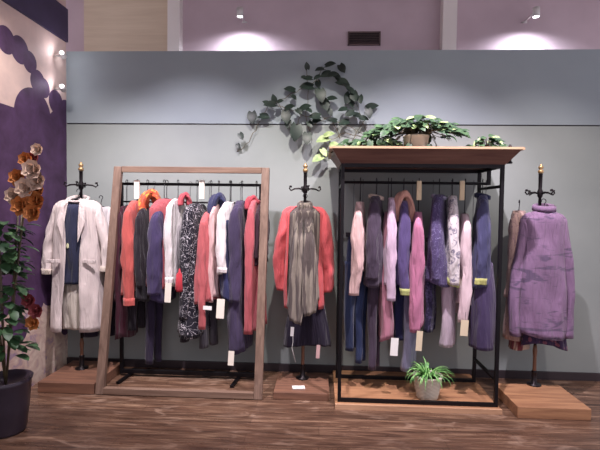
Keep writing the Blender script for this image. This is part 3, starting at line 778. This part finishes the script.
g = empty('dress', (tn.x - .01, YC + .015, P(75, 282, YC).z + .1), R(-4), 'cream patterned dress hem showing below the navy top', 'dress')
add_body('bodice', fabric('d4cabe', 'blotch', 'a89c98', 16, .6, (1, 1, .4)), g, L=(330 - 282) * s + .1, sh=.085, hem=.10, tt=.06, th=.085, neck=.06, slope=.02, folds=6, amp=.12, seed=12)
# second outfit behind the cream coat
yb2 = YS + .14; p2 = P(101, 207, yb2)
g = empty('shirt', p2, R(62), 'white shirt hanging behind the cream coat beside the leaning frame', 'shirt')
add_body('bodice', white, g, L=(268 - 207) * mpp(yb2), sh=.14, hem=.15, tt=.05, th=.07, slope=.05, folds=6, amp=.12, seed=14)
for sd in (-1, 1): add_sleeve(white, g, sd, sh=.14, slope=.05, L=.46, r0=.05, r1=.04, seed=3, out=.02)
hanger((p2.x, p2.y, p2.z + .09), .09, R(62), 'dark hanger behind the cream coat holding the white shirt', 'hangers on the coat stands')
p3 = P(100, 262, yb2)
g = trousers((p3.x, yb2, p3.z), R(20), .13, (338 - 262) * mpp(yb2), .05, fabric('2c2838'), 'dark trousers hanging behind the cream coat', None, flare=.95)

# --- middle stand: coral cardigan over an olive streaked scarf blouse
YC = YS - .03; s = mpp(YC); tp = P(305, 206, YC)
cor2 = fabric('d05c60')
oliv = fabric('5c5250', 'blotch', '8a8076', 8, .53, (2.2, 2.2, .16))
g = empty('cardigan', tp, R(0), 'bright coral cardigan with wide sleeves on the middle coat stand', 'cardigan')
add_body('bodice', cor2, g, gap=lambda d: lerp(.85, .80, min(1, d / .5)), L=(308 - 206) * s, sh=.15, hem=.165, tt=.085, th=.10, neck=.06, slope=.06, folds=5, amp=.07, seed=21)
for sd in (-1, 1): add_sleeve(cor2, g, sd, sh=.165, slope=.07, L=(290 - 206) * s - .06, r0=.062, r1=.046, flat=.85, out=.06, fwd=-.02, seed=22, mid=.2)
hanger((tp.x, YC + .01, tp.z + .09), .09, 0, 'dark hanger inside the coral cardigan', 'hangers on the coat stands')
g = empty('blouse', P(305, 207, YC - .01), R(0), 'olive grey streaked blouse inside the coral cardigan', 'blouse')
bl = dict(L=(303 - 207) * s, sh=.128, hem=.14, tt=.10, th=.125, neck=.05, slope=.055, folds=9, amp=.14, seed=23, hemwave=.04)
add_body('bodice', oliv, g, **bl)
# two long lapels of the scarf, hanging in folds
for sd, ln in ((-1, 1.08), (1, 1.0)):
    m = MB(); rg = []
    for i in range(30):
        t = i / 29; c = Vector((sd * lerp(.035, .06, t) , lerp(-.05, -.168, sm(t * 3)), lerp(.02, -ln * .86, t)))
        wd = lerp(.03, .062, sm(t * 1.5)) * (1 if t < .9 else lerp(1, .75, (t - .9) * 10))
        rg.append([c + Vector((wd * math.cos(f), .014 * math.sin(f) * (1 + .6 * math.sin(5 * f + sd + 3 * t)) + .008 * math.sin(math.cos(f) * 6 + 5 * t), .02 * math.cos(f) * sd * sm((t - .8) * 5))) for f in [2 * PI * j / 28 for j in range(28)]])
    m.loft(rg, True, True, True).obj('scarf_end', oliv, g)
add_collar(oliv, g, .062, .055, b=.055, flare=-.012, tilt=.2, name='neck_wrap', lumps=.06)
pk = P(307, 306, YC)
g = empty('skirt', (pk.x, YC + .01, pk.z + .1), 0, 'dark purple black skirt below the olive blouse on the middle coat stand', 'skirt')
add_body('skirt_panel', fabric('251f30'), g, L=(345 - 306) * s + .1, sh=.14, hem=.195, tt=.06, th=.09, neck=.11, slope=.02, folds=8, amp=.16, seed=25, hemwave=.012)
add_tag(g, M['card'], W(292.5, 327, YC - .12, g), .028, .075, 0, 'white ribbon tag')
a_, b_, c_ = W(293, 336, YC - .12, g), W(292, 348, YC - .12, g), W(295.5, 362, YC - .12, g)
MB().tube([a_, (a_ + b_) / 2 + Vector((.004, 0, 0)), b_, c_], .013, 8, .15).obj('ribbon', M['card'], g)
add_tag(g, plain('pink_card', 'c8a4a4', .6), W(318.5, 345, YC - .11, g), .03, .11, 0, 'pinkish tag')
pc = onz(298.5, 388, .061)
g = MB().box((pc.x, pc.y, .066), (.10, .055, .008), Matrix.Rotation(R(6), 3, 'Z')).obj('name_card', M['card'], bevel=.001)
tag(g, 'small white card lying on the middle plinth', 'card')

# --- right stand: lavender tunic, cable knit behind
YC = YS - .08; s = mpp(YC); tp = P(544, 211, YC)
lavm = fabric('8c7090', 'blotch', '64546e', 6, .585, (.55, .55, 2.6))
g = empty('tunic', tp, R(-4), 'lavender turtleneck tunic with grey brush marks on the right coat stand', 'tunic')
add_body('bodice', lavm, g, L=(332 - 211) * s, sh=.145, hem=.185, tt=.085, th=.12, neck=.07, slope=.075, folds=5, amp=.06, seed=31, hemwave=.02)
for sd, ll in ((-1, .93), (1, .93)): add_sleeve(lavm, g, sd, sh=.155, slope=.08, splay=.03, L=ll, r0=.055, r1=.046, flat=.85, out=.045, fwd=-.02, seed=32)
add_collar(lavm, g, .075, .06, b=.058, flare=.0, tilt=.25, name='turtleneck')
hanger((tp.x, YC + .01, tp.z + .085), .085, R(-4), 'dark hanger inside the lavender tunic', 'hangers on the coat stands')
pk = P(546, 318, YC)
g = empty('skirt', (pk.x, YC + .02, pk.z + .1), 0, 'dark plum lace skirt below the lavender tunic', 'skirt')
add_body('skirt_panel', fabric('40304e', 'dots', '7a4a5c', 30, .62), g, L=(345 - 318) * s + .1, sh=.15, hem=.17, tt=.06, th=.09, neck=.11, slope=.02, folds=9, amp=.14, seed=33, hemwave=.03)
yb3 = YC + .17; p2 = P(519, 211, yb3)
g = empty('cardigan', p2, R(55), 'pinkish beige cable knit cardigan half hidden behind the lavender tunic', 'cardigan')
knit = fabric('b89a92', 'lines', '8c7078', 16, .55, (1, 1, .5))
add_body('bodice', knit, g, L=(335 - 211) * mpp(yb3), sh=.13, hem=.14, tt=.05, th=.08, slope=.05, folds=6, amp=.12, seed=34)
for sd in (-1, 1): add_sleeve(knit, g, sd, sh=.14, slope=.05, L=.66, r0=.05, r1=.042, seed=35, out=.02)
hanger((p2.x, p2.y, p2.z + .08), .08, R(55), 'dark hanger holding the beige cable knit cardigan', 'hangers on the coat stands')
pk = P(519, 300, yb3)
g = empty('dress', (pk.x + .02, yb3 + .03, pk.z + .2), R(50), 'dark red and cream dress showing below the cable knit cardigan', 'dress')
add_body('bodice', fabric('7a3c44', 'blotch', 'c4b0a0', 8, .5, (1.5, 1.5, .25)), g, L=(347 - 300) * mpp(yb3) + .2, sh=.11, hem=.14, tt=.05, th=.07, slope=.03, folds=7, amp=.12, seed=36)

# ------------------------------------------------------------------ plants
def leaf_pts(L, Wd, droop, fold=.25, heart=True, n=7):
    """rows of (left, mid, right) along a leaf growing along +X, up = +Z"""
    rows = []
    for i in range(n + 1):
        t = i / n
        wv = Wd * ((math.sin(PI * min(1, (t * .86 + .16))) ** .8) if heart else math.sin(PI * (t * .92 + .06)) ** .6)
        if i == n: wv = 0.0005
        x = L * t; z = -droop * L * t * t
        back = -.16 * L * (1 - t) ** 3 if heart else 0
        rows.append(((x + back, wv, z + fold * wv), (x, 0, z), (x + back, -wv, z + fold * wv)))
    return rows
def add_leaf(mb, loc, q, L, Wd, droop=.25, fold=.25, heart=True, n=7):
    rows = leaf_pts(L, Wd, droop, fold, heart, n); vs = []; fs = []
    for r in rows:
        for p in r: vs.append(Vector(loc) + q @ Vector(p))
    for i in range(len(rows) - 1):
        a = i * 3; fs += [(a, a + 1, a + 4, a + 3), (a + 1, a + 2, a + 5, a + 4)]
    mb.add(vs, fs)
def aim(d, up=(0, 0, 1)):
    x = Vector(d).normalized(); u = Vector(up); y = u.cross(x)
    if y.length < .05: y = Vector((0, 1, 0)).cross(x)
    y.normalize(); z = x.cross(y); return Matrix((x, y, z)).transposed()

# climbing vine on the grey wall, rising from the tray: (px, py, size px, direction deg in the picture)
vine = empty('climbing_vine', P(372, 140, -.04), 0, 'dark green heart leaved vine climbing the grey wall above the middle coat stand', 'vine')
LV = [(252, 117, 13, -85), (241, 136, 8, -60), (238, 146, 6, -70), (264, 116, 12, -10), (270, 104, 12, 180), (274, 99, 9, 95), (267, 103, 9, 150), (290, 89, 11, 170), (294, 97, 7, -40),
      (307, 86, 14, 180), (307, 66, 7, 100), (308, 78, 9, 180), (304, 77, 6, 0), (289, 107, 11, 20), (286, 117, 13, -80), (288, 124, 9, -95), (305, 107, 12, 20), (309, 110, 8, -30), (296, 132, 17, -95),
      (307, 138, 13, -92), (315, 116, 12, 180), (318, 92, 9, -80), (320, 69, 10, 190), (317, 77, 8, 210), (330, 64, 11, 15), (342, 68, 10, -60), (326, 74, 11, 200), (333, 74, 11, 10), (337, 76, 9, -20),
      (318, 84, 8, -85), (343, 82, 13, -15), (347, 86, 9, -40), (321, 95, 14, -80), (325, 104, 13, -70), (332, 98, 10, 5), (351, 90, 9, -40), (348, 98, 12, -110), (354, 96, 11, -80), (360, 99, 9, -85),
      (343, 109, 10, 190), (350, 113, 11, 200), (357, 115, 10, -20), (372, 106, 12, 15), (369, 113, 10, -80), (344, 122, 11, 190), (333, 120, 9, 170), (316, 120, 9, 200), (352, 104, 9, -60), (338, 78, 9, -60),
      (330, 112, 8, -60), (364, 118, 9, -10), (310, 124, 8, -60), (280, 101, 7, 20), (299, 111, 8, -40)]
mb = MB(); rs = random.Random(3)
for px, py, sz, dg in LV:
    Y = -.035 - rs.random() * .09; p = P(px, py, Y) - vine.location; a = R(dg)
    d = Vector((math.cos(a), -.25 - .3 * rs.random(), math.sin(a))); up = Vector((rs.uniform(-.4, .4), -.8, .55))
    L = sz * mpp(Y) * .98; q = aim(d, up)
    add_leaf(mb, p - q @ Vector((L * .45, 0, 0)), q, L, L * .40, .2, .18)
mb.obj('foliage', M['vine'], vine)
mb = MB()
for path in ([(372, 140), (352, 128), (330, 118), (306, 116), (285, 108), (270, 104), (262, 116), (256, 130), (246, 145), (237, 152)],
             [(368, 138), (362, 118), (355, 100), (346, 84), (334, 74), (320, 76), (312, 84), (296, 92), (280, 100), (268, 106)],
             [(340, 138), (330, 115), (322, 98), (318, 80), (322, 66)], [(312, 140), (306, 118), (308, 96), (307, 62)], [(352, 140), (362, 125), (372, 112)],
             [(300, 114), (298, 126), (296, 142)], [(276, 100), (284, 112), (287, 126)], [(326, 118), (312, 126), (307, 142)], [(376, 141), (345, 133), (330, 140), (322, 158)]):
    pts = []
    for i in range(len(path) - 1):
        for k in range(4):
            t = k / 4; px = lerp(path[i][0], path[i + 1][0], t); py = lerp(path[i][1], path[i + 1][1], t)
            pts.append(P(px + math.sin(i * 3 + k * 1.9) * .8, py + math.cos(i * 2 + k * 1.6) * .8, -.03) - vine.location)
    pts.append(P(path[-1][0], path[-1][1], -.03) - vine.location)
    mb.tube(pts, .0028, 6)
mb.obj('stem', M['stem'], vine)
mb = MB()
for px, py, sz, dg in ((323, 139, 13, 190), (329, 134, 10, 20), (318, 158, 12, 200), (324, 152, 9, -50), (334, 144, 9, 10)):
    Y = -.10; p = P(px, py, Y) - vine.location; a = R(dg); q = aim((math.cos(a), -.4, math.sin(a)), (0, -.8, .6)); L = sz * mpp(Y)
    add_leaf(mb, p - q @ Vector((L * .45, 0, 0)), q, L, L * .38)
o = mb.obj('young_leaves', M['pothos_y'], vine); o['label'] = 'pale yellow green young leaves'

def pothos(name, loc, rad, hgt, n, seed, label, pot=None, spread=1.0, size=.07, group=None):
    g = empty(name, loc, 0, label, 'plant', group); rs = random.Random(seed); mb = MB(); st = MB(); my = MB()
    for i in range(n):
        a = rs.uniform(0, 2 * PI); r = rad * (rs.random() ** .6) * spread; h = hgt * (1 - (r / (rad * spread)) ** 1.6 * .85) * rs.uniform(.45, 1.0)
        p = Vector((math.cos(a) * r, math.sin(a) * r * .6, h)); d = Vector((math.cos(a) + rs.uniform(-.5, .5), math.sin(a) * .8 - .3, rs.uniform(-.5, .35)))
        if pot and abs(p.x) < .11 and p.z < .05 and p.y < .03: continue
        if pot: p.z -= .02 * max(0, r / rad - .35)
        q = aim(d, (rs.uniform(-.3, .3), -.5, .9)); L = size * rs.uniform(.7, 1.15)
        add_leaf(my if rs.random() < .14 else mb, p, q, L, L * .38, .3)
        if pot and i % 23 == 0:
            p = Vector((rs.uniform(-.4, .3), -.13, rs.uniform(-.13, -.04))); q = aim((rs.uniform(-.5, .5), -.3, -1), (0, -1, .2)); add_leaf(mb, p, q, .06, .023, .1)
        if i % 3 == 0: st.tube([(0, 0, .0), (p.x * .5, p.y * .5, h * .8 + .02), p], .002, 5)
    mb.obj('foliage', M['pothos'], g)
    if my.v: my.obj('variegated_foliage', M['pothos_y'], g)['label'] = 'yellow green leaves'
    st.obj('stem', M['stem'], g)
    if pot:
        m = MB().lathe([(.001, zfl - loc[2]), (pot * .8, zfl - loc[2]), (pot * .84, zfl - loc[2] + .01), (pot, -.015), (pot * 1.04, -.012), (pot * 1.04, .0), (pot * .92, 0), (pot * .9, -.03), (.001, -.03)], 26)
        m.obj('pot', plain('tan_pot', 'ecdcc4', .6), g)
        MB().lathe([(.001, -.02), (pot * .9, -.025)], 20, caps=False).obj('soil', plain('soil', '2e241e', .9), g)
    return g
YT = YRF + .1; zfl = zb + .016
pt = P(416, 136, YT); pothos('potted_pothos', (pt.x, YT, pt.z), .35, .15, 300, 4, 'bushy green trailing plant in a tan pot on the planter tray', .095, 1.0, .075)
pp2 = P(486, 147, YT); pothos('potted_pothos', (pp2.x, YT - .03, ztp + .01), .13, .12, 60, 6, 'small green plant alone at the right end of the planter tray', None, 1.0, .06)
pp2 = P(376, 146, YT); pothos('potted_pothos', (pp2.x, YT, ztp), .20, .17, 95, 8, 'low green plant left of the tan pot on the planter tray', None, 1.0, .07)
pp2 = P(351, 146, YT); pothos('potted_pothos', (pp2.x, YT + .02, ztp - .02), .15, .13, 44, 9, 'small green plant at the left end of the planter tray', None, 1.0, .07)
for g in [o for o in C.objects if o.name.startswith('potted_pothos') and o.parent is None][1:]:
    h = g.location.z - zfl; MB().lathe([(.001, -h), (.04, -h), (.055, -.005), (.05, -.005), (.001, -.012)], 18).obj('pot', plain('brown_pot', '6a4a38', .6), g)
pp2 = P(509, 144, YT)
g = empty('figurine', (pp2.x, YT - .02, zfl), 0, 'small dark upright ornament at the right corner of the planter tray', 'ornament')
MB().lathe([(.02, 0), (.022, .01), (.012, .02), (.018, .06), (.02, .09), (.01, .11), (.013, .125), (.009, .14), (.001, .145)], 14).obj('body', M['iron'], g)

# spider plant in its woven white pot, standing on the platform
ps = onz(428, 399, .035)
g = empty('spider_plant', (ps.x, ps.y + .03, .035), 0, 'green spider plant in a white woven pot on the floor of the cage rack', 'plant')
prof = [(.075, 0), (.082, .01), (.094, .06), (.103, .12), (.107, .165), (.112, .172), (.112, .182), (.10, .184), (.098, .165), (.001, .15)]
rings = []; seg = 48
for i in range(25):
    t = i / 24; z = t * .172; r = lerp(.076, .108, t ** .8)
    rings.append([Vector(((r + .003 * (1 if (j // 2 + i // 2) % 2 else -1)) * math.cos(2 * PI * j / seg), (r + .003 * (1 if (j // 2 + i // 2) % 2 else -1)) * math.sin(2 * PI * j / seg), z)) for j in range(seg)])
wv = plain('woven_white', 'd8d0c0', .7, 0, .08)
MB().loft(rings, True, True).obj('pot', wv, g)
MB().lathe([(.108, .165), (.114, .172), (.114, .182), (.10, .184), (.098, .165), (.001, .16)], 36).obj('pot_rim', wv, g)
MB().lathe([(.001, .168), (.099, .166)], 24, caps=False).obj('soil', plain('soil_dark', '2a211c', .95), g)
mb = MB(); rs = random.Random(11)
for i in range(85):
    a = rs.uniform(0, 2 * PI); L = rs.uniform(.13, .24); el = rs.uniform(.5, 1.35); q = []
    wd = rs.uniform(.004, .007); pts = []
    for k in range(9):
        t = k / 8; ang = el - t * t * rs.uniform(1.7, 1.9) * 1.1
        if k == 0: p = Vector((.02 * math.cos(a), .02 * math.sin(a), .165))
        else: p = pts[-1] + Vector((math.cos(a) * math.cos(ang), math.sin(a) * math.cos(ang), math.sin(ang))) * (L / 8)
        pts.append(p)
    sd = Vector((-math.sin(a), math.cos(a), 0)); vs = []
    for k, p in enumerate(pts):
        ww = wd * (1 - (k / 8) ** 2.5) + .0003; vs += [p + sd * ww + Vector((0, 0, .002)), p, p - sd * ww + Vector((0, 0, .002))]
    fs = []
    for k in range(8): b = k * 3; fs += [(b, b + 1, b + 4, b + 3), (b + 1, b + 2, b + 5, b + 4)]
    mb.add(vs, fs)
mb.obj('foliage', M['spider'], g)

# flower arrangement at the left, in front of the mural
fx = P(26, 300, -.75)
g = empty('flower_arrangement', (XL + .31, -1.26, 0), 0, 'tall arrangement of orange and cream blossoms over green leaves by the mural', 'flowers')
fo = g.location
MB().lathe([(.001, 0), (.11, 0), (.12, .02), (.14, .2), (.15, .33), (.16, .36), (.145, .36), (.13, .33), (.001, .31)], 28).obj('pot', plain('dark_glazed_pot', '3c3440', .3), g)
st = MB(); lf = MB(); rs = random.Random(21)
for i in range(9):
    a = rs.uniform(0, 6.28); st.tube([(0, 0, .3), (.05 * math.cos(a), .05 * math.sin(a), .8), (.13 * math.cos(a), .13 * math.sin(a), rs.uniform(1.2, 1.85))], .006, 6)
st.obj('stem', M['stem'], g)
for i in range(240):
    a = rs.uniform(0, 6.28); z = rs.uniform(.5, 1.4); r = rs.uniform(.03, .13 + .04 * math.sin(z * 5)); d = Vector((math.cos(a), math.sin(a), rs.uniform(-.5, .4)))
    add_leaf(lf, (r * math.cos(a), r * math.sin(a), z), aim(d), rs.uniform(.07, .11), .03, .3, .2, False)
lf.obj('foliage', M['bush'], g)
petm = {'orange_blossom': plain('orange_petal', 'c07840', .7, 0, .1), 'cream_blossom': plain('cream_petal', 'd8bca8', .7, 0, .08), 'red_blossom': plain('red_petal', '8a3c40', .7, 0, .1)}
def blossom(nm, px, py, r):
    Y = -1.22 + rs.uniform(-.1, .05); p = P(px - 2, py, Y) - fo; m = MB()
    for ring, (n, rr, el) in enumerate(((7, 1.0, .15), (6, .8, .7), (4, .5, 1.2))):
        for k in range(n):
            a = 2 * PI * k / n + ring * .4; d = Vector((math.cos(a) * math.cos(el), -math.sin(el) - .2, math.sin(a) * math.cos(el)))
            add_leaf(m, p, aim(d, (0, -1, .2)), r * rr, r * .4, -.25, .3, False, 5)
    m.obj(nm, petm[nm], g)
for a in (('orange_blossom', 40, 201, .08), ('orange_blossom', 37, 213, .07), ('cream_blossom', 37, 170, .08), ('cream_blossom', 41, 181, .08), ('orange_blossom', 42, 190, .05), ('cream_blossom', 30, 188, .08), ('orange_blossom', 26, 206, .08),
          ('red_blossom', 37, 158, .05), ('cream_blossom', 41, 150, .05), ('orange_blossom', 30, 160, .06), ('red_blossom', 40, 310, .06), ('orange_blossom', 37, 322, .06), ('red_blossom', 33, 300, .06), ('orange_blossom', 22, 178, .07), ('cream_blossom', 18, 196, .07)):
    blossom(*a)
# coat stand on the far left is followed by nothing: the wall simply runs on
